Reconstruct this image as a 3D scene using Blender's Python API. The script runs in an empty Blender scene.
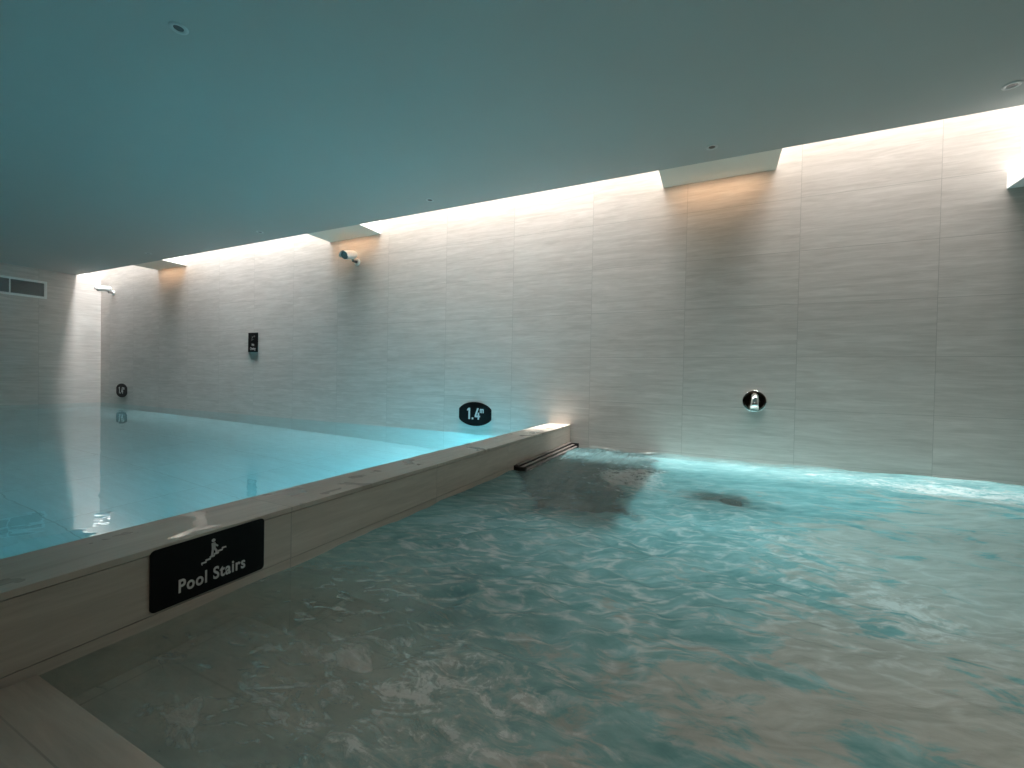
import bpy, bmesh, math, random
import numpy as np
from mathutils import Vector, Matrix

random.seed(3)
C = bpy.context.scene.collection
S = bpy.context.scene
PI = math.pi

# ------------------------------------------------------------------ dimensions
D = 5.036            # long tiled wall
XL = -13.2           # far end wall
XR = 5.0             # right end of the room (out of frame)
YN = -3.0            # near end of the room (behind the camera)
ZC = 2.943           # ceiling
YS = 4.600           # edge of the daylight slot
ZS = 5.5             # top of the slot shaft
CX0, CX1 = -1.862, -1.584      # dividing wall
CT = 0.244           # its top
YD = 0.478           # edge of the deck
POOL_Z = 0.028
SPA_Z = -0.006
TILE_W, TILE_H = 1.038, 0.522

# ------------------------------------------------------------------ helpers
def link(o, parent=None):
    C.objects.link(o)
    if parent is not None:
        o.parent = parent
    return o

def obj(name, bm, mats, parent=None, smooth=False, loc=None):
    me = bpy.data.meshes.new(name)
    bm.normal_update()
    bm.to_mesh(me); bm.free()
    for m in (mats if isinstance(mats, (list, tuple)) else [mats]):
        me.materials.append(m)
    if smooth:
        for p in me.polygons: p.use_smooth = True
    o = bpy.data.objects.new(name, me)
    if loc: o.location = loc
    return link(o, parent)

def tag(o, label=None, cat=None, group=None, kind=None):
    if label: o['label'] = label
    if cat: o['category'] = cat
    if group: o['group'] = group
    if kind: o['kind'] = kind
    return o

def struct(name, bm, mats, **k):
    return tag(obj(name, bm, mats, **k), kind='structure')

def empty(name, loc, label, cat, group=None):
    o = bpy.data.objects.new(name, None)
    o.location = loc; o.empty_display_size = 0.1
    C.objects.link(o)
    return tag(o, label, cat, group)

def box(bm, x0, x1, y0, y1, z0, z1, bevel=0.0, mi=0):
    vs = [bm.verts.new(p) for p in ((x0,y0,z0),(x1,y0,z0),(x1,y1,z0),(x0,y1,z0),
                                    (x0,y0,z1),(x1,y0,z1),(x1,y1,z1),(x0,y1,z1))]
    fs = [bm.faces.new([vs[i] for i in f]) for f in ((0,3,2,1),(4,5,6,7),(0,1,5,4),(1,2,6,5),(2,3,7,6),(3,0,4,7))]
    for f in fs: f.material_index = mi
    if bevel > 0:
        es = list({e for f in fs for e in f.edges})
        bmesh.ops.bevel(bm, geom=es, offset=bevel, segments=2, profile=0.6, affect='EDGES')
    return bm

def basis(d):
    d = Vector(d).normalized()
    a = Vector((0,0,1)) if abs(d.z) < 0.9 else Vector((1,0,0))
    u = d.cross(a).normalized(); v = d.cross(u).normalized()
    return d, u, v

def lathe(bm, o, d, prof, n=32, mi=0, cap0=True, cap1=True):
    """prof: (distance along d, radius)"""
    o = Vector(o); d, u, v = basis(d)
    rings = []
    for t, r in prof:
        rings.append([bm.verts.new(o + d*t + (u*math.cos(2*PI*k/n) + v*math.sin(2*PI*k/n))*r) for k in range(n)])
    for a, b in zip(rings, rings[1:]):
        for k in range(n):
            f = bm.faces.new((a[k], a[(k+1)%n], b[(k+1)%n], b[k])); f.material_index = mi; f.smooth = True
    if cap0: bm.faces.new(rings[0]).material_index = mi
    if cap1: bm.faces.new(rings[-1][::-1]).material_index = mi
    bmesh.ops.recalc_face_normals(bm, faces=bm.faces)
    return bm

def tube(bm, pts, radii, n=20, mi=0):
    pts = [Vector(p) for p in pts]
    rings = []
    d0 = (pts[1]-pts[0]).normalized(); _, u, v = basis(d0)
    for i, p in enumerate(pts):
        d = (pts[min(i+1,len(pts)-1)] - pts[max(i-1,0)]).normalized()
        u = (u - d*u.dot(d)).normalized(); v = d.cross(u)
        rings.append([bm.verts.new(p + (u*math.cos(2*PI*k/n)+v*math.sin(2*PI*k/n))*radii[i]) for k in range(n)])
    for a, b in zip(rings, rings[1:]):
        for k in range(n):
            f = bm.faces.new((a[k], a[(k+1)%n], b[(k+1)%n], b[k])); f.material_index = mi; f.smooth = True
    bm.faces.new(rings[0]); bm.faces.new(rings[-1][::-1])
    bmesh.ops.recalc_face_normals(bm, faces=bm.faces)
    return bm

def plate(bm, outline, fr, depth):
    """extrude a 2-D outline; fr(u, v, w) gives the world point, w = distance out of the wall"""
    n = len(outline)
    a = [bm.verts.new(fr(u, v, 0)) for u, v in outline]
    b = [bm.verts.new(fr(u, v, depth)) for u, v in outline]
    bm.faces.new(a[::-1]); bm.faces.new(b)
    for k in range(n):
        bm.faces.new((a[k], a[(k+1)%n], b[(k+1)%n], b[k]))
    bmesh.ops.recalc_face_normals(bm, faces=bm.faces)
    return bm

def rrect(w, h, r, n=6):
    pts = []
    for cx, cy, a0 in ((w/2-r, h/2-r, 0), (-w/2+r, h/2-r, 90), (-w/2+r, -h/2+r, 180), (w/2-r, -h/2+r, 270)):
        for k in range(n+1):
            a = math.radians(a0 + 90*k/n)
            pts.append((cx + r*math.cos(a), cy + r*math.sin(a)))
    return pts

def text_mesh(name, body, size, mat, parent, origin, right, up, xs=1.0, align='CENTER', depth=0.0012, space=1.0, bold=0.0):
    cu = bpy.data.curves.new('lettering_curve', 'FONT')
    cu.body = body; cu.size = size; cu.align_x = align; cu.align_y = 'BOTTOM_BASELINE'
    cu.extrude = depth; cu.space_character = space; cu.offset = bold
    tmp = bpy.data.objects.new('tmp', cu); C.objects.link(tmp)
    dg = bpy.context.evaluated_depsgraph_get(); dg.update()
    me = bpy.data.meshes.new_from_object(tmp.evaluated_get(dg))
    bpy.data.objects.remove(tmp)
    me.materials.clear(); me.materials.append(mat)
    r = Vector(right); u = Vector(up); w = r.cross(u)
    M = Matrix(((r.x*xs, u.x, w.x, origin[0]), (r.y*xs, u.y, w.y, origin[1]), (r.z*xs, u.z, w.z, origin[2]), (0,0,0,1)))
    me.transform(M)
    return link(bpy.data.objects.new(name, me), parent)

# ------------------------------------------------------------------ materials
class NT:
    def __init__(s, name):
        s.m = bpy.data.materials.new(name); s.m.use_nodes = True
        s.t = s.m.node_tree; s.t.nodes.clear()
        s.out = s.n('ShaderNodeOutputMaterial')
    def n(s, kind, ins=None, **props):
        nd = s.t.nodes.new(kind)
        for k, v in props.items(): setattr(nd, k, v)
        for k, v in (ins or {}).items(): s.set(nd, k, v)
        return nd
    def set(s, nd, k, v):
        i = nd.inputs[k]
        if isinstance(v, bpy.types.NodeSocket): s.t.links.new(v, i)
        else: i.default_value = v
    def math(s, op, a, b=0.0, clamp=False):
        nd = s.n('ShaderNodeMath', {0: a, 1: b}, operation=op); nd.use_clamp = clamp
        return nd.outputs[0]
    def mix(s, f, a, b, blend='MIX'):
        nd = s.n('ShaderNodeMix', data_type='RGBA', blend_type=blend)
        s.set(nd, 'Factor', f)
        s.set(nd, 6, a); s.set(nd, 7, b)
        return nd.outputs[2]
    def ramp(s, f, stops):
        nd = s.n('ShaderNodeValToRGB', {0: f})
        e = nd.color_ramp.elements
        while len(e) < len(stops): e.new(0.5)
        for el, (p, c) in zip(e, stops):
            el.position = p; el.color = c if len(c) == 4 else (*c, 1)
        return nd.outputs[0]
    def noise(s, vec, scale, detail=4, rough=0.55, dist=0.0):
        return s.n('ShaderNodeTexNoise', {'Vector': vec, 'Scale': scale, 'Detail': detail, 'Roughness': rough, 'Distortion': dist}).outputs[0]
    def pr(s, **ins):
        p = s.n('ShaderNodeBsdfPrincipled', {k.replace('_', ' '): v for k, v in ins.items()})
        s.t.links.new(p.outputs[0], s.out.inputs[0])
        return p

def g(c): return (*c, 1.0)

def stone(name, u, v, u0=0.0, v0=0.0, tw=TILE_W, th=TILE_H, rough=0.45, ca=(0.50,0.45,0.41), cb=(0.68,0.625,0.585), wet=0.0, joint=0.0020, seed=0.0, contrast=1.35):
    t = NT(name)
    co = t.n('ShaderNodeTexCoord').outputs['Object']
    sp = t.n('ShaderNodeSeparateXYZ', {0: co})
    U = t.math('SUBTRACT', sp.outputs[u], u0); V = t.math('SUBTRACT', sp.outputs[v], v0)
    uv = t.n('ShaderNodeCombineXYZ', {0: U, 1: V, 2: seed}).outputs[0]
    br = t.n('ShaderNodeTexBrick', {'Vector': uv, 'Color1': g((0.25,)*3), 'Color2': g((0.75,)*3), 'Mortar': g((0,0,0)), 'Scale': 1.0,
             'Mortar Size': joint, 'Mortar Smooth': 0.1, 'Bias': 0.0, 'Brick Width': tw, 'Row Height': th}, offset=0.0, squash=1.0)
    tilev = br.outputs['Color']; mort = br.outputs['Fac']
    shift = t.math('MULTIPLY', tilev, 7.3)
    stretch = t.n('ShaderNodeCombineXYZ', {0: t.math('ADD', t.math('MULTIPLY', U, 1.9), t.math('MULTIPLY', shift, 3.0)),
                                           1: t.math('MULTIPLY', V, 21.0), 2: t.math('ADD', shift, seed)}).outputs[0]
    v1 = t.noise(stretch, 1.0, 7, 0.66, 0.6)
    stretch2 = t.n('ShaderNodeCombineXYZ', {0: t.math('MULTIPLY', U, 7.0), 1: t.math('MULTIPLY', V, 75.0), 2: t.math('ADD', shift, seed)}).outputs[0]
    v2 = t.noise(stretch2, 1.0, 4, 0.6, 0.1)
    cloud = t.noise(uv, 1.7, 3)
    m = t.math('ADD', t.math('MULTIPLY', v1, 0.62), t.math('ADD', t.math('MULTIPLY', v2, 0.24), t.math('MULTIPLY', cloud, 0.14)))
    col = t.ramp(m, [(0.5-0.2/contrast, g(ca)), (0.5, g([(a+b)/2*1.01 for a, b in zip(ca, cb)])), (0.5+0.17/contrast, g(cb))])
    tone = t.math('ADD', t.math('MULTIPLY', tilev, 0.10), 0.95)
    col = t.mix(1.0, col, t.n('ShaderNodeCombineColor', {0: tone, 1: tone, 2: tone}).outputs[0], 'MULTIPLY')
    col = t.mix(t.math('MULTIPLY', mort, 0.45), col, g((0.23,0.21,0.185)))
    hgt = t.math('SUBTRACT', t.math('MULTIPLY', v2, 0.12), mort)
    bump = t.n('ShaderNodeBump', {'Strength': 0.35, 'Distance': 0.003, 'Height': hgt}).outputs[0]
    r = t.math('ADD', t.math('MULTIPLY', v2, 0.12), rough - 0.06)
    if wet > 0:
        w = t.noise(uv, 5.5, 3, 0.5, 0.6)
        mk = t.ramp(w, [(0.60, g((0,0,0))), (0.64, g((1,1,1)))])
        r = t.math('SUBTRACT', r, t.math('MULTIPLY', mk, wet))
    t.pr(Base_Color=col, Roughness=r, Normal=bump)
    return t.m

def plain(name, col, rough=0.5, metal=0.0, mott=0.04, scale=30.0, bump=0.0, **k):
    t = NT(name)
    co = t.n('ShaderNodeTexCoord').outputs['Object']
    n = t.noise(co, scale, 4)
    a = t.math('ADD', t.math('MULTIPLY', n, mott*2), 1.0-mott)
    c = t.mix(1.0, g(col), t.n('ShaderNodeCombineColor', {0: a, 1: a, 2: a}).outputs[0], 'MULTIPLY')
    ins = dict(Base_Color=c, Roughness=rough, Metallic=metal, **k)
    if bump: ins['Normal'] = t.n('ShaderNodeBump', {'Strength': bump, 'Distance': 0.002, 'Height': n}).outputs[0]
    t.pr(**ins)
    return t.m

M_wall = stone('vein_cut_wall_tile', 0, 2, 1.76 - 20*TILE_W, 0.018 - 8*TILE_H)
M_end = stone('vein_cut_end_tile', 1, 2, D - 20*TILE_W, 0.018 - 8*TILE_H, seed=4.1)
M_face = stone('divider_face_tile', 1, 2, 1.222 - 10*TILE_W, 0.0285 - 4*0.30, tw=TILE_W, th=0.30, seed=8.0, rough=0.4, joint=0.0022, ca=(0.47,0.41,0.35), cb=(0.63,0.565,0.495))
M_cope = stone('divider_coping_tile', 1, 0, 1.222 - 10*TILE_W, -3.0, th=6.0, seed=2.0, rough=0.36, wet=0.28, joint=0.0022, ca=(0.47,0.41,0.35), cb=(0.63,0.565,0.495))
M_deck = stone('deck_tile', 0, 1, -1.62 - 9*TILE_W, 0.382 - 8*TILE_W, th=TILE_W, seed=6.0, rough=0.4, ca=(0.40,0.345,0.295), cb=(0.55,0.49,0.425))
M_step = stone('submerged_step_tile', 0, 1, -1.535 - 9*TILE_W, 0.76 - 8*TILE_H, seed=1.2, rough=0.4, joint=0.004)
M_poolfloor = stone('pool_floor_tile', 0, 1, -20.0, -10.0, tw=TILE_W, th=TILE_W, seed=3.3, ca=(0.60,0.60,0.58), cb=(0.72,0.72,0.70), joint=0.004)
M_plaster = plain('ceiling_plaster', (0.49,0.485,0.465), 0.9, mott=0.02, scale=3.0)
M_white = plain('white_plaster', (0.80,0.80,0.79), 0.8, mott=0.02, scale=4.0)
M_beam = plain('beam_cream_paint', (0.84,0.79,0.71), 0.8, mott=0.02, scale=4.0)
M_dark = plain('dark_grey_plaster', (0.10,0.10,0.10), 0.8)
M_black = plain('black_sign_acrylic', (0.004,0.0045,0.005), 0.5, mott=0.05, Specular_IOR_Level=0.15)
M_letter = plain('grey_white_lettering', (0.62,0.63,0.62), 0.5, mott=0.02)
M_letter_dim = plain('grey_lettering', (0.36,0.36,0.35), 0.5, mott=0.02)
M_chrome = plain('chrome', (0.80,0.80,0.80), 0.06, 1.0, mott=0.01)
M_chrome_dark = plain('dark_reflection_chrome', (0.16,0.13,0.11), 0.12, 1.0, mott=0.02)  # chrome with its dark reflection put into the base colour
M_aer = plain('aerator_plastic', (0.42,0.55,0.52), 0.35)
M_cam = plain('camera_white_plastic', (0.78,0.78,0.76), 0.4, mott=0.02)
M_lens = plain('camera_grey_glass', (0.26,0.26,0.255), 0.25, mott=0.02)
M_camdark = plain('camera_dark_bracket', (0.07,0.07,0.07), 0.5)
M_vent = plain('vent_white_metal', (0.82,0.84,0.82), 0.45, mott=0.02)
M_ventdark = plain('vent_dark_fins', (0.27,0.285,0.28), 0.6)
M_slat = plain('slat_brown_grey', (0.13,0.115,0.105), 0.45, mott=0.15, scale=12)
M_gap = plain('frame_black', (0.012,0.012,0.012), 0.6)
M_grate = plain('submerged_charcoal', (0.045,0.10,0.105), 0.6, mott=0.25, scale=14)
M_ring = plain('spot_ring_grey', (0.55,0.56,0.55), 0.4)
M_hole = plain('spot_lens_dark', (0.05,0.05,0.05), 0.3)

# ------------------------------------------------------------------ the setting
PF, SF = -1.37, -0.95
bm = bmesh.new(); box(bm, XL-0.6, XR+0.2, D, D+0.2, -1.8, ZS+0.1); struct('wall_far', bm, M_wall)
bm = bmesh.new(); box(bm, XL-0.6, XL, YN, D, -1.8, ZC); struct('wall_left', bm, M_end)
bm = bmesh.new(); box(bm, XR, XR+0.2, YN, D, -1.8, ZC); struct('wall_right', bm, M_end)
bm = bmesh.new(); box(bm, XL-0.6, XR+0.2, YN-0.2, YN, -1.8, ZC+0.1); struct('wall_near', bm, M_dark)
bm = bmesh.new()
box(bm, XL-0.6, XR+0.2, YN, YS-0.15, ZC, ZC+0.15); box(bm, XL-0.6, XR+0.2, YS-0.15, YS, ZC, ZS+0.1)
struct('ceiling', bm, M_plaster)
bm = bmesh.new(); box(bm, XL-0.75, XL-0.6, YS-0.15, D+0.2, ZC-0.2, ZS+0.1); box(bm, XR, XR+0.2, YS, D, ZC, ZS+0.1)
struct('wall_shaft', bm, M_white)
bm = bmesh.new(); box(bm, XL, CX0, YN, D, PF-0.2, PF); struct('floor_pool', bm, M_poolfloor)
bm = bmesh.new(); box(bm, CX1, XR, YD, D, SF-0.2, SF); struct('floor_spa', bm, M_step)
bm = bmesh.new()
box(bm, CX1, XR, YD, 1.02, SF, -0.11); box(bm, CX1, XR, 1.02, 1.55, SF, -0.28); box(bm, CX1, XR, 1.55, 2.1, SF, -0.6)
struct('floor_spa_steps', bm, M_step)
bm = bmesh.new(); box(bm, CX1+0.004, XR, YN, YD, SF-0.2, 0.004, bevel=0.002); struct('floor_deck', bm, M_deck)
# dividing wall: body, tiled face, coping
bm = bmesh.new(); box(bm, CX0, CX1-0.012, YN, D, PF-0.2, CT-0.02)
cw = struct('wall_divider', bm, M_step)
bm = bmesh.new(); box(bm, CX1-0.012, CX1, YN, D, 0.0305, CT-0.0235); obj('face_tile', bm, M_face, cw)
bm = bmesh.new(); box(bm, CX1-0.012, CX1-0.0025, YN, D, SF-0.2, 0.0275); obj('lower_face_tile', bm, M_face, cw)
bm = bmesh.new(); box(bm, CX0-0.004, CX1+0.003, YN, D, CT-0.02, CT, bevel=0.0015); obj('coping', bm, M_cope, cw)

# beams that cross the daylight slot
BEAMS = [(-0.57, 0.505), (-5.70, -4.63), (-10.77, -9.72)]
for i, (a, b) in enumerate(BEAMS):
    bm = bmesh.new(); box(bm, a, b, YS, D, ZC, ZC+0.75, bevel=0.004)
    struct('trim_%d' % (i+1), bm, M_beam)
bm = bmesh.new(); box(bm, 2.255, 3.35, YS, D, 2.61, ZC+0.75); box(bm, 2.172, 3.35, YS, D, 2.468, 2.61, bevel=0.003)
struct('trim_4', bm, M_white)

# ------------------------------------------------------------------ water
def grid_mesh(name, xs, ys, hf, mat, attrs=None, hole=None):
    X, Y = np.meshgrid(xs, ys)
    Z = hf(X, Y)
    nx, ny = len(xs), len(ys)
    co = np.stack([X, Y, Z], -1).reshape(-1, 3)
    idx = np.arange(nx*ny).reshape(ny, nx)
    f = np.stack([idx[:-1,:-1], idx[:-1,1:], idx[1:,1:], idx[1:,:-1]], -1).reshape(-1, 4)
    if hole: f = f[~hole(*co[f].mean(1)[:, :2].T)]
    me = bpy.data.meshes.new(name)
    me.from_pydata(co.tolist(), [], f.tolist())
    me.polygons.foreach_set('use_smooth', np.ones(len(f), dtype=bool))
    for k, fn in (attrs or {}).items():
        a = me.attributes.new(k, 'FLOAT', 'POINT')
        a.data.foreach_set('value', fn(X, Y).reshape(-1).astype(np.float32))
    me.materials.append(mat); me.update()
    return link(bpy.data.objects.new(name, me))

def gs(X, Y, x, y, sx, sy=None, rot=0.0):
    sy = sy or sx
    c, s = math.cos(rot), math.sin(rot)
    u = (X-x)*c + (Y-y)*s; v = -(X-x)*s + (Y-y)*c
    return np.exp(-0.5*((u/sx)**2 + (v/sy)**2))

def sstep(a, b, x):
    t = np.clip((x-a)/(b-a), 0, 1); return t*t*(3-2*t)

rng = np.random.RandomState(5)
def waves(X, Y, n, l0, l1, th0, spread, sharp=0.0):
    out = np.zeros_like(X)
    for _ in range(n):
        l = l0*(l1/l0)**rng.rand(); k = 2*PI/l
        th = th0 + spread*rng.randn(); ph = rng.rand()*2*PI
        p = k*(X*math.cos(th) + Y*math.sin(th)) + ph
        s = np.sin(p)
        if sharp: s = s*(1-sharp) + sharp*(1 - 2*np.abs(np.sin(p/2)))
        out += s*l
    return out/(math.sqrt(n/2.0)*2*PI)      # rms slope about 1

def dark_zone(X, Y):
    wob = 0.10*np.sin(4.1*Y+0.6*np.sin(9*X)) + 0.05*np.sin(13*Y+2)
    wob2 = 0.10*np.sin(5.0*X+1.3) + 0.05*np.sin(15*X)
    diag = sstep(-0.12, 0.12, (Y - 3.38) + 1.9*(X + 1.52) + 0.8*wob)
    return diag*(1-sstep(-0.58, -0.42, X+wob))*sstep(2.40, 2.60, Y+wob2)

def spa_h(X, Y):
    wx = X + 0.10*np.sin(2.3*Y+0.5*X) + 0.05*np.sin(5.1*Y+1)
    wy = Y + 0.10*np.sin(2.7*X) + 0.04*np.sin(6.1*X+2*Y)
    big = waves(wx, wy, 24, 0.30, 0.8, -1.1, 0.9)
    mid = waves(wx, wy, 40, 0.10, 0.30, -1.2, 0.9, 0.45)
    fine = waves(wx, wy, 50, 0.045, 0.10, -1.2, 1.4, 0.3)
    calm = gs(X, Y, -1.5, 0.5, 0.42, 0.75) + 0.7*gs(X, Y, -1.65, 2.4, 0.28, 1.0)
    calm = np.clip(calm, 0, 1)
    rip = 1.1*gs(X, Y, -0.85, 1.35, 0.45, 0.5) + 0.7*gs(X, Y, -0.4, 2.2, 0.7, 0.8) + 0.8*gs(X, Y, -0.7, 0.8, 0.4, 0.3)
    chop = dark_zone(X, Y)
    jet = gs(X, Y, -0.40, 3.6, 0.25, 0.55) + gs(X, Y, 0.6, 2.0, 0.2, 0.35) + 0.6*gs(X, Y, 1.5, 4.4, 0.9, 0.35)
    boil = gs(X, Y, -0.70, 3.75, 0.22, 0.32)
    a_big = 0.06*(1-0.75*calm)
    a_mid = (0.085 + 0.28*np.clip(rip, 0, 1) + 0.16*chop + 0.10*np.clip(jet, 0, 1))*(1-0.85*calm)
    a_fine = (0.03 + 0.07*np.clip(rip, 0, 1) + 0.16*chop + 0.08*np.clip(jet, 0, 1) + 0.16*boil)*(1-0.9*calm)
    edge = 1 - 0.6*np.exp(-(Y-YD)/0.06)
    return SPA_Z + (a_big*big + a_mid*mid + a_fine*fine)*edge

def spa_turbid(X, Y):
    clear = gs(X, Y, -1.35, 0.75, 0.38, 0.55) + 0.5*gs(X, Y, -0.75, 0.9, 0.45, 0.40)
    t = 1.10 - 1.0*np.clip(clear, 0, 1)
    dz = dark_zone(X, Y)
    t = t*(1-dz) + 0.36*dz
    t = t*(1 - 0.8*np.exp(-((D-Y)/0.30)**2)*(1-0.8*sstep(0.6, 1.6, X)))
    small = gs(X, Y, 0.10, 3.24, 0.15, 0.09, 0.4)
    return np.clip(t*(1-0.9*sstep(0.50, 0.95, small*(1+0.35*np.sin(31*X+9*Y)*np.sin(17*Y+3)))), 0, 1.3)

def spa_foam(X, Y):     # beige, aerated froth: right hand side, and in the near middle
    f = 0.75*gs(X, Y, 1.05, 2.9, 0.35, 1.0, -0.5) + gs(X, Y, 1.3, 2.0, 0.6, 0.7) + gs(X, Y, 0.75, 1.35, 0.28, 0.28)
    f += 0.9*gs(X, Y, 0.02, 1.12, 0.16, 0.16) + 0.8*gs(X, Y, 0.22, 1.2, 0.13, 0.09, 0.5) + 0.45*gs(X, Y, -0.75, 0.95, 0.4, 0.35)
    f += 0.8*gs(X, Y, 0.5, 1.65, 0.22, 0.12, 0.6) + 0.7*gs(X, Y, 2.3, 3.4, 0.9, 0.8)
    f -= 0.7*gs(X, Y, 0.27, 1.38, 0.10, 0.06) + 0.6*gs(X, Y, 0.36, 1.22, 0.12, 0.06, 0.4)
    return np.clip(0.80*f, 0, 0.75)

def spa_glint(X, Y):   # where thin white glints of the bright wall are painted on the waves
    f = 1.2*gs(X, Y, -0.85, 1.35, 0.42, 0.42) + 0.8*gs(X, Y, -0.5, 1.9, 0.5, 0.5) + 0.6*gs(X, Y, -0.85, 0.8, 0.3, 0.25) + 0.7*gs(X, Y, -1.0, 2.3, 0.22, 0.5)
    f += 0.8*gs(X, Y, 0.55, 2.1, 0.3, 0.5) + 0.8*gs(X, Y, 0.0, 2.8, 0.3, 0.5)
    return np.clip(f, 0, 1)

def spa_white(X, Y):    # bubbles
    f = 0.62*gs(X, Y, 1.5, 4.45, 0.85, 0.30) + 0.35*gs(X, Y, 2.3, 4.4, 0.6, 0.35) + 0.75*gs(X, Y, 0.64, 2.02, 0.11, 0.26, 0.35)
    f += 0.7*gs(X, Y, -0.45, 3.6, 0.10, 0.35) + 0.95*gs(X, Y, -0.68, 3.7, 0.15, 0.28) + 0.35*dark_zone(X, Y) + 0.55*gs(X, Y, 0.3, 2.7, 0.25, 0.3)
    f += 0.40*gs(X, Y, -0.80, 0.72, 0.35, 0.18) + 0.45*gs(X, Y, -0.5, 0.95, 0.3, 0.2) + 0.35*gs(X, Y, -0.85, 1.3, 0.35, 0.35) + 0.35*np.exp(-(D-Y)/0.02)
    return np.clip(f, 0, 1)

t = NT('churning_spa_water')
co = t.n('ShaderNodeTexCoord').outputs['Object']
def att(n): return t.n('ShaderNodeAttribute', attribute_name=n).outputs['Fac']
mp = t.n('ShaderNodeMapping', {'Vector': co, 'Rotation': (0, 0, -0.5), 'Scale': (1.0, 2.2, 1.0)}).outputs[0]
n1 = t.noise(mp, 1.9, 6, 0.62, 1.2)
n2 = t.noise(mp, 7.0, 6, 0.66, 1.0)
n3 = t.noise(co, 34.0, 5, 0.65, 0.6)
fm = t.math('ADD', att('foam'), t.math('ADD', t.math('MULTIPLY', t.math('SUBTRACT', n1, 0.5), 2.6), t.math('MULTIPLY', t.math('SUBTRACT', n2, 0.5), 1.4)))
foam = t.math('MULTIPLY', t.ramp(fm, [(0.36, g((0,0,0))), (0.62, g((1,1,1)))]), 0.70)
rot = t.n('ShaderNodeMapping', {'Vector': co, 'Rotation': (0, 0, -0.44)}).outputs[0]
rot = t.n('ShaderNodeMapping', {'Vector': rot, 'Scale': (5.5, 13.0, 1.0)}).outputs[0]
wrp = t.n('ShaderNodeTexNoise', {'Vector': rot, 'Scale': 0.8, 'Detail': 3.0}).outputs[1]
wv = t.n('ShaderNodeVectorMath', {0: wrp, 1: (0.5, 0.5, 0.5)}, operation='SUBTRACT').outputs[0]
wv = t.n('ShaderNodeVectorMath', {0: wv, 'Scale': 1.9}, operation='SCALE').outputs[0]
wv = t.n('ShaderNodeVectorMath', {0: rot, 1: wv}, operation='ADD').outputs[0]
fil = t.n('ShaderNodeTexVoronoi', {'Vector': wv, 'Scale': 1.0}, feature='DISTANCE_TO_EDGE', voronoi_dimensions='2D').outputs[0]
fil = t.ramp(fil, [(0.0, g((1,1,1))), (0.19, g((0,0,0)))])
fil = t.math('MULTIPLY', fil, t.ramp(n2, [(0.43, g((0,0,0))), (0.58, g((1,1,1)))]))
fil = t.math('MULTIPLY', fil, att('glint'))
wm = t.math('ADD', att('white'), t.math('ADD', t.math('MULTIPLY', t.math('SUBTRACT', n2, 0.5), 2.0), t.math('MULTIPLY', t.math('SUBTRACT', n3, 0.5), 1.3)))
white = t.math('MAXIMUM', t.ramp(wm, [(0.55, g((0,0,0))), (0.95, g((1,1,1)))]), t.math('MULTIPLY', fil, 1.0))  # bubbles, plus the glints painted as white threads
tb = t.math('ADD', att('turbid'), t.math('MULTIPLY', t.math('SUBTRACT', n2, 0.5), 0.5), clamp=True)
st4 = t.n('ShaderNodeMapping', {'Vector': co, 'Rotation': (0, 0, -0.44)}).outputs[0]
st4 = t.n('ShaderNodeMapping', {'Vector': st4, 'Scale': (3.2, 11.0, 1.0)}).outputs[0]
n4 = t.noise(st4, 1.0, 6, 0.6, 1.6)
tm = t.math('ADD', t.math('MULTIPLY', n1, 0.45), t.math('MULTIPLY', n4, 0.55))
teal = t.ramp(tm, [(0.36, g((0.18,0.40,0.42))), (0.52, g((0.31,0.565,0.585))), (0.68, g((0.53,0.79,0.82)))])
col = t.mix(foam, teal, t.mix(t.ramp(n4, [(0.3, g((0,0,0))), (0.7, g((1,1,1)))]), g((0.53,0.475,0.43)), g((0.72,0.65,0.60))))
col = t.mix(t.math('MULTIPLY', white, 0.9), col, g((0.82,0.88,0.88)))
clearc = g((0.90,0.96,0.93))
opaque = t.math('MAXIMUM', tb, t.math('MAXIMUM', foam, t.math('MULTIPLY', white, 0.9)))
hb = t.math('ADD', t.math('MULTIPLY', n3, 0.35), t.math('MULTIPLY', n2, 1.0))
bump = t.n('ShaderNodeBump', {'Strength': 0.5, 'Distance': 0.02, 'Height': hb}).outputs[0]
solid = t.n('ShaderNodeBsdfPrincipled', {'Base Color': col, 'Roughness': 0.04, 'IOR': 1.42, 'Normal': bump})
refr = t.n('ShaderNodeBsdfPrincipled', {'Base Color': clearc, 'Roughness': 0.0, 'IOR': 1.33, 'Transmission Weight': 1.0, 'Normal': bump})
thru = t.n('ShaderNodeBsdfTransparent', {'Color': clearc})
shine = t.n('ShaderNodeBsdfGlossy', {'Color': g((1,1,1)), 'Roughness': 0.02, 'Normal': bump})
fres = t.n('ShaderNodeFresnel', {'IOR': 1.33, 'Normal': bump}).outputs[0]
film = t.n('ShaderNodeMixShader', {0: fres, 1: thru.outputs[0], 2: shine.outputs[0]})
glass = t.n('ShaderNodeMixShader', {0: t.math('ADD', 0.30, t.math('MULTIPLY', att('far'), 0.6)), 1: film.outputs[0], 2: refr.outputs[0]})
trl = t.n('ShaderNodeBsdfTranslucent', {'Color': col})
cloudy = t.n('ShaderNodeMixShader', {0: 0.42, 1: solid.outputs[0], 2: trl.outputs[0]})
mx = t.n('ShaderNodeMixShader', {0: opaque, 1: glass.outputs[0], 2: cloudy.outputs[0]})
t.t.links.new(mx.outputs[0], t.out.inputs[0])
M_spa = t.m

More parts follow.
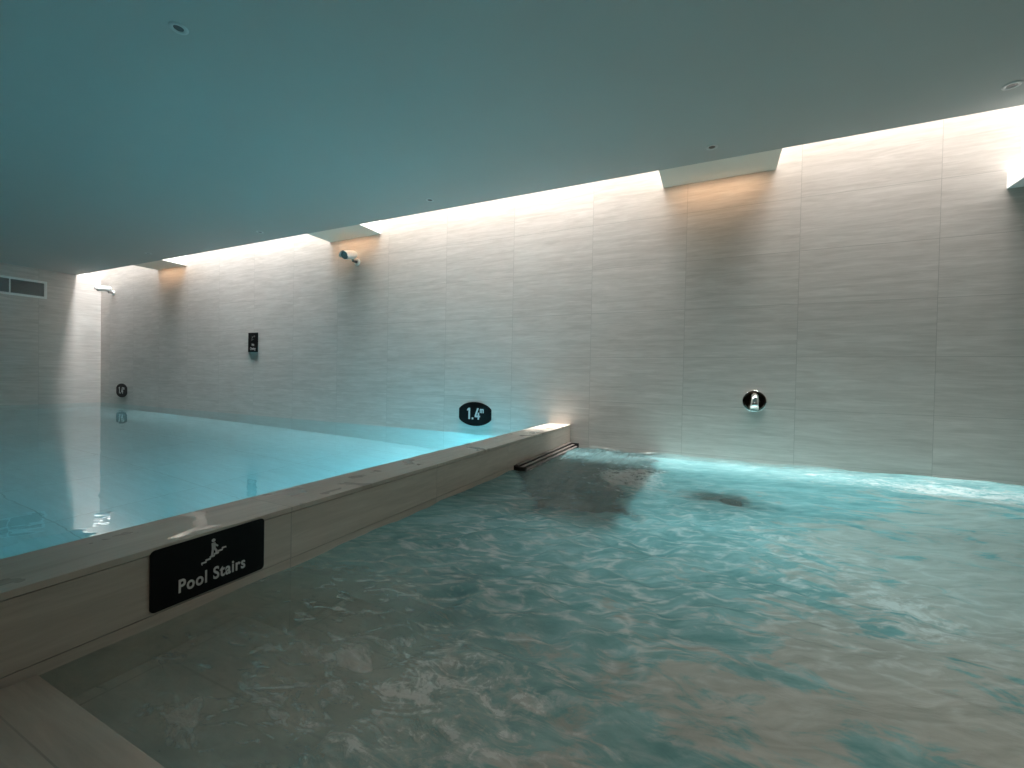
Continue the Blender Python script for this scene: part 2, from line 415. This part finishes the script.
xs = np.concatenate([np.arange(CX1-0.0015, 2.6, 0.0145), np.linspace(2.6, XR, 50)])
ys = np.concatenate([np.arange(YD, 2.2, 0.0125), np.linspace(2.2, D, 180)])
spa = grid_mesh('spa_water', xs, ys, spa_h, M_spa, {'turbid': spa_turbid, 'foam': spa_foam, 'white': spa_white, 'glint': spa_glint, 'far': lambda X, Y: sstep(1.6, 2.4, Y)},
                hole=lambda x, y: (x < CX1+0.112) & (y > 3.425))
tag(spa, 'churning teal spa water with white ripples and beige froth in the near basin', 'water', kind='stuff')

t = NT('still_pool_water')
co = t.n('ShaderNodeTexCoord').outputs['Object']
nb = t.noise(co, 2.2, 3, 0.5, 0.4)
bump = t.n('ShaderNodeBump', {'Strength': 0.10, 'Distance': 0.03, 'Height': nb}).outputs[0]
t.pr(Base_Color=g((0.38,0.84,0.95)), Roughness=0.0, IOR=1.33, Transmission_Weight=1.0, Normal=bump)
M_pool = t.m
pool = grid_mesh('pool_water', np.linspace(XL, CX0, 60), np.linspace(YN, D, 50), lambda X, Y: np.full_like(X, POOL_Z), M_pool)
tag(pool, 'still bright blue swimming pool water behind the dividing wall', 'water', kind='stuff')

# ------------------------------------------------------------------ signs
# Pool Stairs sign on the dividing wall (right = +y, out = +x)
sx = CX1
root = empty('pool_stairs_sign', (sx, 0.912, 0.136), 'black rectangular Pool Stairs sign with stair pictogram on the tiled dividing wall', 'sign')
def P(o, parent): o.matrix_parent_inverse = parent.matrix_world.inverted(); return o
def relink(o, root):
    # children are modelled in world coordinates; keep them there
    o.parent = root; o.matrix_parent_inverse = Matrix.Translation(-root.location)
    return o
def fr_div(u, v, w): return Vector((sx + w, 0.912 + u, 0.136 + v))
bm = plate(bmesh.new(), rrect(0.374, 0.198, 0.014), fr_div, 0.006)
relink(obj('sign_board', bm, M_black), root)
xo = sx + 0.0064
relink(text_mesh('lettering', 'Pool Stairs', 0.060, M_letter, None, (xo, 0.913, 0.0715), (0,1,0), (0,0,1), xs=0.75, space=1.13, bold=0.0013), root)
# pictogram: a person on a flight of steps
bm = bmesh.new()
st = [(-0.037,0.003)]; n = 6
for k in range(n):
    st += [(-0.037+0.0135*k, 0.003+0.0062*(k+1)), (-0.037+0.0135*(k+1), 0.003+0.0062*(k+1))]
low = [(u+0.004, v-0.006) for u, v in st][::-1]
def fr_pic(u, v, w): return Vector((sx + 0.006 + w, 0.908 + u, 0.136 + v))
for k in range(len(st)-1):
    a, b = st[k], st[k+1]; c, d = low[len(st)-2-k], low[len(st)-1-k]
    q = [a, b, c, d]
    vs = [bm.verts.new(fr_pic(u, v, 0.0012)) for u, v in q]; bm.faces.new(vs)
bmesh.ops.recalc_face_normals(bm, faces=bm.faces)
for f in bm.faces:
    if f.normal.x < 0: f.normal_flip()
def limb(p, q, r):
    p, q = Vector(p), Vector(q); d = (q-p).normalized(); nrm = Vector((-d.y, d.x))
    pts = [p+nrm*r-d*r*.5, p-nrm*r-d*r*.5, q-nrm*r+d*r*.5, q+nrm*r+d*r*.5]
    plate(bm, [(a.x, a.y) for a in pts], lambda u, v, w: fr_pic(u, v, w), 0.0013)
plate(bm, [(0.003+0.0062*math.cos(2*PI*k/14), 0.0735+0.0062*math.sin(2*PI*k/14)) for k in range(14)], fr_pic, 0.0013)
limb((0.003,0.062), (0.004,0.043), 0.0062)
limb((0.001,0.043), (-0.002,0.018), 0.0034)
limb((0.007,0.044), (0.013,0.034), 0.0034); limb((0.013,0.034), (0.013,0.023), 0.0032)
limb((0.004,0.062), (0.017,0.050), 0.0026)
relink(obj('pictogram', bm, M_letter), root)

def depth_sign(x, z, w, h, label):
    root = empty('depth_sign', (x, D, z), label, 'sign', 'oval pool depth signs')
    n = 64; a, b = w/2*1.10, h/2; out = []
    for k in range(n):                      # an ellipse with its ends cut off upright
        th = 2*PI*k/n
        out.append((max(-w/2, min(w/2, a*math.cos(th))), b*math.sin(th)))
    bm = plate(bmesh.new(), out, lambda u, v, d: Vector((x+u, D-d, z+v)), 0.012)
    relink(obj('sign_board', bm, M_black), root)
    y = D - 0.0125
    s = h/0.325
    def pt(q): return [(x+u*s, z+v*s) for u, v in q]
    bm = bmesh.new()
    def fl(q): plate(bm, pt(q), lambda u, v, d: Vector((u, D-0.012-d, v)), 0.0015)
    fl([(-0.098,0.080),(-0.072,0.080),(-0.072,-0.072),(-0.098,-0.072)])                  # 1
    fl([(-0.098,0.080),(-0.098,0.050),(-0.120,0.040),(-0.120,0.060)])
    fl([(-0.046,-0.048),(-0.020,-0.048),(-0.020,-0.073),(-0.046,-0.073)])                # .
    fl([(0.036,0.080),(0.062,0.080),(0.026,-0.020),(0.000,-0.020)])                      # 4
    fl([(0.000,-0.018),(0.084,-0.018),(0.084,-0.042),(0.000,-0.042)])
    fl([(0.046,0.020),(0.070,0.020),(0.070,-0.073),(0.046,-0.073)])
    for a in (0.080, 0.1025, 0.125): fl([(a,0.066),(a+0.012,0.066),(a+0.012,0.018),(a,0.018)])   # m
    fl([(0.080,0.072),(0.130,0.072),(0.137,0.064),(0.137,0.056),(0.080,0.056)])
    relink(obj('lettering', bm, M_letter), root)
    return root
depth_sign(-2.925, 0.303, 0.50, 0.325, 'black oval 1.4 depth sign on the wall close to the stone dividing wall')
depth_sign(-12.21, 0.340, 0.46, 0.315, 'black oval 1.4 depth sign far off near the room corner')

# rule sign
x, z = -7.59, 1.352
root = empty('rule_sign', (x, D, z), 'small upright black rule sign with pictogram on the wall above the pool', 'sign')
bm = plate(bmesh.new(), rrect(0.262, 0.352, 0.006), lambda u, v, d: Vector((x+u, D-d, z+v)), 0.012)
relink(obj('sign_board', bm, M_black), root)
relink(text_mesh('lettering', 'No', 0.062, M_letter_dim, None, (x+0.005, D-0.0125, z-0.062), (1,0,0), (0,0,1), xs=0.85, bold=0.001), root)
relink(text_mesh('lettering', 'Diving', 0.066, M_letter_dim, None, (x, D-0.0125, z-0.136), (1,0,0), (0,0,1), xs=0.9, bold=0.001), root)
bm = bmesh.new()
def fr_rule(u, v, w): return Vector((x+u, D-0.012-w, z+v))
def bar(p, q, r):
    p, q = Vector(p), Vector(q); d = (q-p).normalized(); nrm = Vector((-d.y, d.x))
    plate(bm, [tuple(p+nrm*r), tuple(p-nrm*r), tuple(q-nrm*r), tuple(q+nrm*r)], fr_rule, 0.0013)
bar((-0.03,0.035), (-0.018,0.115), 0.006); bar((-0.02,0.08), (0.045,0.125), 0.006); bar((-0.04,0.035), (0.02,0.06), 0.004)
plate(bm, [(0.052+0.012*math.cos(2*PI*k/12), 0.105+0.012*math.sin(2*PI*k/12)) for k in range(12)], fr_rule, 0.0013)
M_pict = plain('dim_red_grey_pictogram', (0.17,0.15,0.15), 0.5)
relink(obj('pictogram', bm, M_pict), root)

# ------------------------------------------------------------------ security cameras
def security_camera(base, aim, s, label):
    base = Vector(base); root = empty('security_camera', base, label, 'camera', 'wall mounted security cameras')
    d = Vector(aim).normalized()
    bm = bmesh.new(); lathe(bm, base, (0,-1,0), [(0,0.05*s),(0.014*s,0.05*s),(0.02*s,0.042*s)], 28); relink(obj('base_plate', bm, M_cam), root)
    elbow = base + Vector((0,-0.085*s,-0.005*s)); top = elbow + Vector((0,-0.02*s,0.035*s))
    bm = bmesh.new(); tube(bm, [base+Vector((0,-0.012*s,0)), base+Vector((0,-0.05*s,-0.002*s)), elbow, top], [0.019*s,0.017*s,0.017*s,0.015*s]); relink(obj('arm', bm, M_camdark), root)
    rear = top - d*0.06*s + Vector((0,0,0.04*s))
    bm = bmesh.new(); lathe(bm, rear, d, [(0,0.035*s),(0.012*s,0.05*s),(0.23*s,0.056*s),(0.24*s,0.054*s)], 32); relink(obj('housing', bm, M_cam), root)
    bm = bmesh.new(); lathe(bm, rear, d, [(0.236*s,0.051*s),(0.243*s,0.051*s),(0.244*s,0.044*s)], 32); lf = relink(obj('lens_window', bm, M_lens), root)
    # sun shield: an open arched sheet
    bm = bmesh.new(); side = d.cross(Vector((0,0,1))).normalized(); up = side.cross(d).normalized()
    n = 14; ring = []
    for t_ in (0.02*s, 0.275*s):
        for r in (0.060*s, 0.0645*s):
            ring.append([bm.verts.new(rear + d*t_ + side*r*math.cos(PI*(k/n*1.16-0.08)) + up*r*math.sin(PI*(k/n*1.16-0.08))) for k in range(n+1)])
    def strip(a, b):
        for k in range(n): bm.faces.new((a[k], a[k+1], b[k+1], b[k]))
    strip(ring[0], ring[2]); strip(ring[1], ring[3]); strip(ring[0], ring[1]); strip(ring[2], ring[3])
    for k in (0, n): bm.faces.new((ring[0][k], ring[1][k], ring[3][k], ring[2][k]))
    bmesh.ops.recalc_face_normals(bm, faces=bm.faces)
    relink(obj('sun_shield', bm, M_cam, smooth=False), root)
    return root
security_camera((-5.09, D, 2.56), (0.22,-0.93,-0.27), 1.10, 'white bullet security camera on the wall under the slot beam, facing the pool')
security_camera((-12.62, D, 2.58), (-0.25,-0.95,-0.10), 1.0, 'small white bullet security camera beside the far room corner')

# ------------------------------------------------------------------ wall spout
root = empty('wall_spout', (0.368, D, 0.612), 'round chrome water spout with dark polished rose on the wall above the spa', 'spout')
bm = lathe(bmesh.new(), (0.368, D, 0.612), (0,-1,0), [(0,0.108),(0.008,0.108),(0.014,0.102),(0.017,0.085),(0.019,0.0)][:4], 48)
relink(obj('rose', bm, M_chrome_dark), root)
bm = lathe(bmesh.new(), (0.368, D, 0.612), (0,-1,0), [(0.004,0.104),(0.009,0.1095),(0.012,0.1075),(0.0125,0.104)], 48, cap0=False, cap1=False)
relink(obj('rim', bm, M_chrome), root)
pts = [(0.368, D-0.01, 0.66), (0.368, D-0.045, 0.66), (0.368, D-0.075, 0.650), (0.366, D-0.095, 0.625), (0.364, D-0.105, 0.590), (0.363, D-0.110, 0.560)]
bm = tube(bmesh.new(), pts, [0.036,0.035,0.035,0.035,0.036,0.036], 28); relink(obj('nozzle', bm, M_chrome), root)
bm = lathe(bmesh.new(), (0.363, D-0.110, 0.563), (-0.02,-0.14,-1), [(0,0.037),(0.028,0.038),(0.040,0.034)], 28); relink(obj('aerator', bm, M_aer), root)

# ------------------------------------------------------------------ ventilation grille on the end wall
y0, y1, z0, z1 = 2.40, 4.12, 2.315, 2.690
root = empty('ventilation_grille', (XL, (y0+y1)/2, (z0+z1)/2), 'long white framed ventilation grille high on the far end wall', 'ventilation grille')
bm = bmesh.new(); w = 0.045
box(bm, XL, XL+0.02, y0, y1, z1-w, z1, 0.003); box(bm, XL, XL+0.02, y0, y1, z0, z0+w, 0.003)
box(bm, XL, XL+0.02, y0, y0+w, z0+w, z1-w); box(bm, XL, XL+0.02, y1-w, y1, z0+w, z1-w)
relink(obj('frame', bm, M_vent), root)
bm = bmesh.new(); box(bm, XL, XL+0.004, y0+w, y1-w, z0+w, z1-w); relink(obj('backing', bm, M_ventdark), root)
bm = bmesh.new()
for k in range(9):
    z = z0+w+0.02+k*(z1-z0-2*w-0.03)/8.5
    a = bm.verts.new((XL+0.004,y0+w,z+0.012)); b = bm.verts.new((XL+0.016,y0+w,z)); c = bm.verts.new((XL+0.016,y0+w,z-0.003)); d = bm.verts.new((XL+0.004,y0+w,z+0.009))
    e = [bm.verts.new(q.co + Vector((0,y1-y0-2*w,0))) for q in (a,b,c,d)]
    q = [a,b,c,d]
    for i in range(4): bm.faces.new((q[i], q[(i+1)%4], e[(i+1)%4], e[i]))
bmesh.ops.recalc_face_normals(bm, faces=bm.faces)
relink(obj('fin', bm, M_ventdark), root)
bm = bmesh.new(); box(bm, XL, XL+0.018, 3.565, 3.585, z0+w, z1-w); relink(obj('divider', bm, M_vent), root)

# ------------------------------------------------------------------ slatted overflow grille at the end of the dividing wall
ya, yb = 3.42, D-0.004
root = empty('overflow_grille', (CX1, (ya+yb)/2, 0.0), 'dark slatted overflow grille at the water line where the dividing wall meets the tiled wall', 'overflow grille')
bm = bmesh.new(); box(bm, CX1, CX1+0.010, ya, yb, -0.03, 0.030); relink(obj('back_panel', bm, M_gap), root)
bm = bmesh.new(); box(bm, CX1+0.010, CX1+0.115, ya, ya+0.02, -0.03, 0.022, 0.002); relink(obj('end_plate', bm, M_gap), root)
bm = bmesh.new(); box(bm, CX1+0.010, CX1+0.115, yb-0.02, yb, -0.03, 0.028, 0.002); relink(obj('end_plate', bm, M_gap), root)
for k, (dx, z) in enumerate(((0.022, 0.032), (0.056, 0.011), (0.092, -0.010))):
    bm = bmesh.new()
    prof = [(-0.013, 0.006), (0.013, 0.0), (0.013, -0.007), (-0.013, -0.001)]
    a = [bm.verts.new((CX1+dx+px, ya+0.02, z+pz)) for px, pz in prof]; b = [bm.verts.new((CX1+dx+px, yb-0.02, z+pz)) for px, pz in prof]
    bm.faces.new(a); bm.faces.new(b[::-1])
    for i in range(4): bm.faces.new((a[i], a[(i+1)%4], b[(i+1)%4], b[i]))
    bmesh.ops.recalc_face_normals(bm, faces=bm.faces)
    relink(obj('slat', bm, M_slat), root)

# ------------------------------------------------------------------ submerged dark grates
def grate(x0, x1, ya, yb, z, n, label):
    root = empty('jet_grate', ((x0+x1)/2, (ya+yb)/2, z-0.3), label, 'grate')
    bm = bmesh.new(); box(bm, x0, x1, ya, yb, z-0.06, z-0.03); relink(obj('tray', bm, M_gap), root)
    for k in range(n):
        a = x0 + (x1-x0)*k/n
        bm = bmesh.new(); box(bm, a+0.006, a+(x1-x0)/n-0.006, ya+0.01, yb-0.01, z-0.03, z, 0.003)
        relink(obj('bar', bm, M_grate), root)
    for px in (x0+0.04, x1-0.04):
        for py in (ya+0.04, yb-0.04):
            bm = bmesh.new(); box(bm, px-0.03, px+0.03, py-0.03, py+0.03, SF, z-0.06)
            relink(obj('support', bm, M_gap), root)
grate(-1.56, -0.46, 2.40, 5.02, -0.07, 14, 'large dark grate under the churning water below the overflow grille')
grate(-0.11, 0.27, 3.10, 3.52, -0.10, 5, 'small dark grate showing through the pale water out from the overflow')

# ------------------------------------------------------------------ ceiling spots
def ceiling_spot(x, y, label):
    root = empty('ceiling_spotlight', (x, y, ZC), label, 'ceiling light', 'recessed ceiling spotlights')
    bm = lathe(bmesh.new(), (x, y, ZC), (0,0,-1), [(0,0.052),(0.004,0.050),(0.005,0.030),(0.001,0.027)], 28, cap0=False, cap1=False); relink(obj('trim_ring', bm, M_ring), root)
    bm = lathe(bmesh.new(), (x, y, ZC), (0,0,-1), [(0,0.0275),(0.0015,0.0275)], 24); relink(obj('lens', bm, M_hole), root)
for x, y, l in ((-3.08, 1.54, 'unlit recessed spotlight by itself out in the ceiling over the pool, away from the slot'),
                (-0.076, 4.327, 'unlit recessed spotlight in the ceiling in front of the nearest full slot beam'),
                (1.85, 4.27, 'unlit recessed spotlight in the ceiling at the far right by the slot edge'),
                (-3.183, 4.296, 'unlit recessed spotlight at the slot edge midway along the ceiling'),
                (-6.307, 4.267, 'unlit recessed spotlight at the slot edge, left of the beam with the camera'),
                (-9.40, 4.25, 'unlit recessed spotlight at the slot edge nearest the far end wall')):
    ceiling_spot(x, y, l)

# ------------------------------------------------------------------ light
def area(name, loc, aim, sx_, sy_, power, col, spread=180.0):
    l = bpy.data.lights.new(name, 'AREA'); l.shape = 'RECTANGLE'; l.size = sx_; l.size_y = sy_
    l.energy = power; l.color = col; l.spread = math.radians(spread)
    o = bpy.data.objects.new(name, l); o.location = loc
    o.rotation_euler = Vector(aim).to_track_quat('-Z', 'Y').to_euler()
    C.objects.link(o); return o
bays = [(XL-0.55, -10.77), (-9.72, -5.70), (-4.63, -0.57), (0.505, 2.255), (3.35, XR)]
for a, b in bays:
    area('daylight', ((a+b)/2, (YS+D)/2, ZS), (0,0,-1), b-a, D-YS-0.02, (92.0 if b > -10 else 62.0)*(b-a), (0.96,0.985,1.0) if b < -5 else (1.0,0.975,0.945), 110)
for a, b in BEAMS:
    area('warm_strip', ((a+b)/2, D-0.16, ZC-0.004), (0,0.25,-1), (b-a)*0.85, 0.22, 3.6, (1.0,0.63,0.37), 175)

def under(name, loc, aim, sx_, sy_, power, col, spread=170): return area(name, loc, aim, sx_, sy_, power, col, spread)
cy = (0.24,0.78,0.96)
for y, p in ((4.1, 88), (3.0, 14), (0.6, 1)):
    under('pool_lamp', (CX0-0.03, y, -0.75), (-1,0,-0.1), 0.35, 0.2, p, cy)
for x, p in ((-10.5, 0.5), (-6.0, 1)):
    under('pool_lamp', (x, YN+0.05, -0.5), (0,1,-0.2), 0.35, 0.2, p, cy)
for x, y, p in ((-0.05, 4.25, 7), (0.75, 3.7, 6), (-0.15, 2.7, 5), (1.4, 4.2, 3.5), (0.7, 2.5, 4), (2.1, 3.9, 3.5)):
    under('spa_lamp', (x, y, SF+0.02), (0,0,1), 0.7, 0.5, p*0.9, (0.53,0.93,0.97))
area('added_fill', (0.7, 0.3, ZC-0.02), (0.05,0.42,-1), 0.7, 0.5, 15, (1.0,0.86,0.72), 95)  # unseen fill light added overhead to brighten the near water
area('added_fill', (-0.5, -2.0, ZC-0.02), (0,0.2,-1), 1.2, 0.8, 1.5, (1.0,0.70,0.45), 170)  # faint warm fill added behind the camera

w = bpy.data.worlds.new('sky'); S.world = w; w.use_nodes = True
bg = w.node_tree.nodes['Background']; bg.inputs[0].default_value = (0.75,0.87,1.0,1); bg.inputs[1].default_value = 1.0

# ------------------------------------------------------------------ camera
R = Matrix(((0.90369359,-0.02393332,0.42751033),(0.42772022,0.00421399,-0.90390135),(0.01983183,0.99970468,0.01404492)))
cam = bpy.data.cameras.new('camera'); cam.sensor_fit = 'HORIZONTAL'; cam.sensor_width = 36.0; cam.lens = 429.0/1024*36.0
cam.clip_start = 0.02; cam.clip_end = 100
co_ = bpy.data.objects.new('camera', cam); co_.matrix_world = Matrix.Translation((0,0,0.8)) @ R.to_4x4()
C.objects.link(co_); S.camera = co_

S.view_settings.view_transform = 'Standard'; S.view_settings.look = 'None'
S.view_settings.exposure = 0.28; S.view_settings.gamma = 1.0; S.view_settings.use_curve_mapping = False
S.cycles.use_denoising = True
S.cycles.max_bounces = 14; S.cycles.diffuse_bounces = 6; S.cycles.transmission_bounces = 8; S.cycles.glossy_bounces = 5
S.cycles.sample_clamp_indirect = 6.0
S.cycles.blur_glossy = 0.5
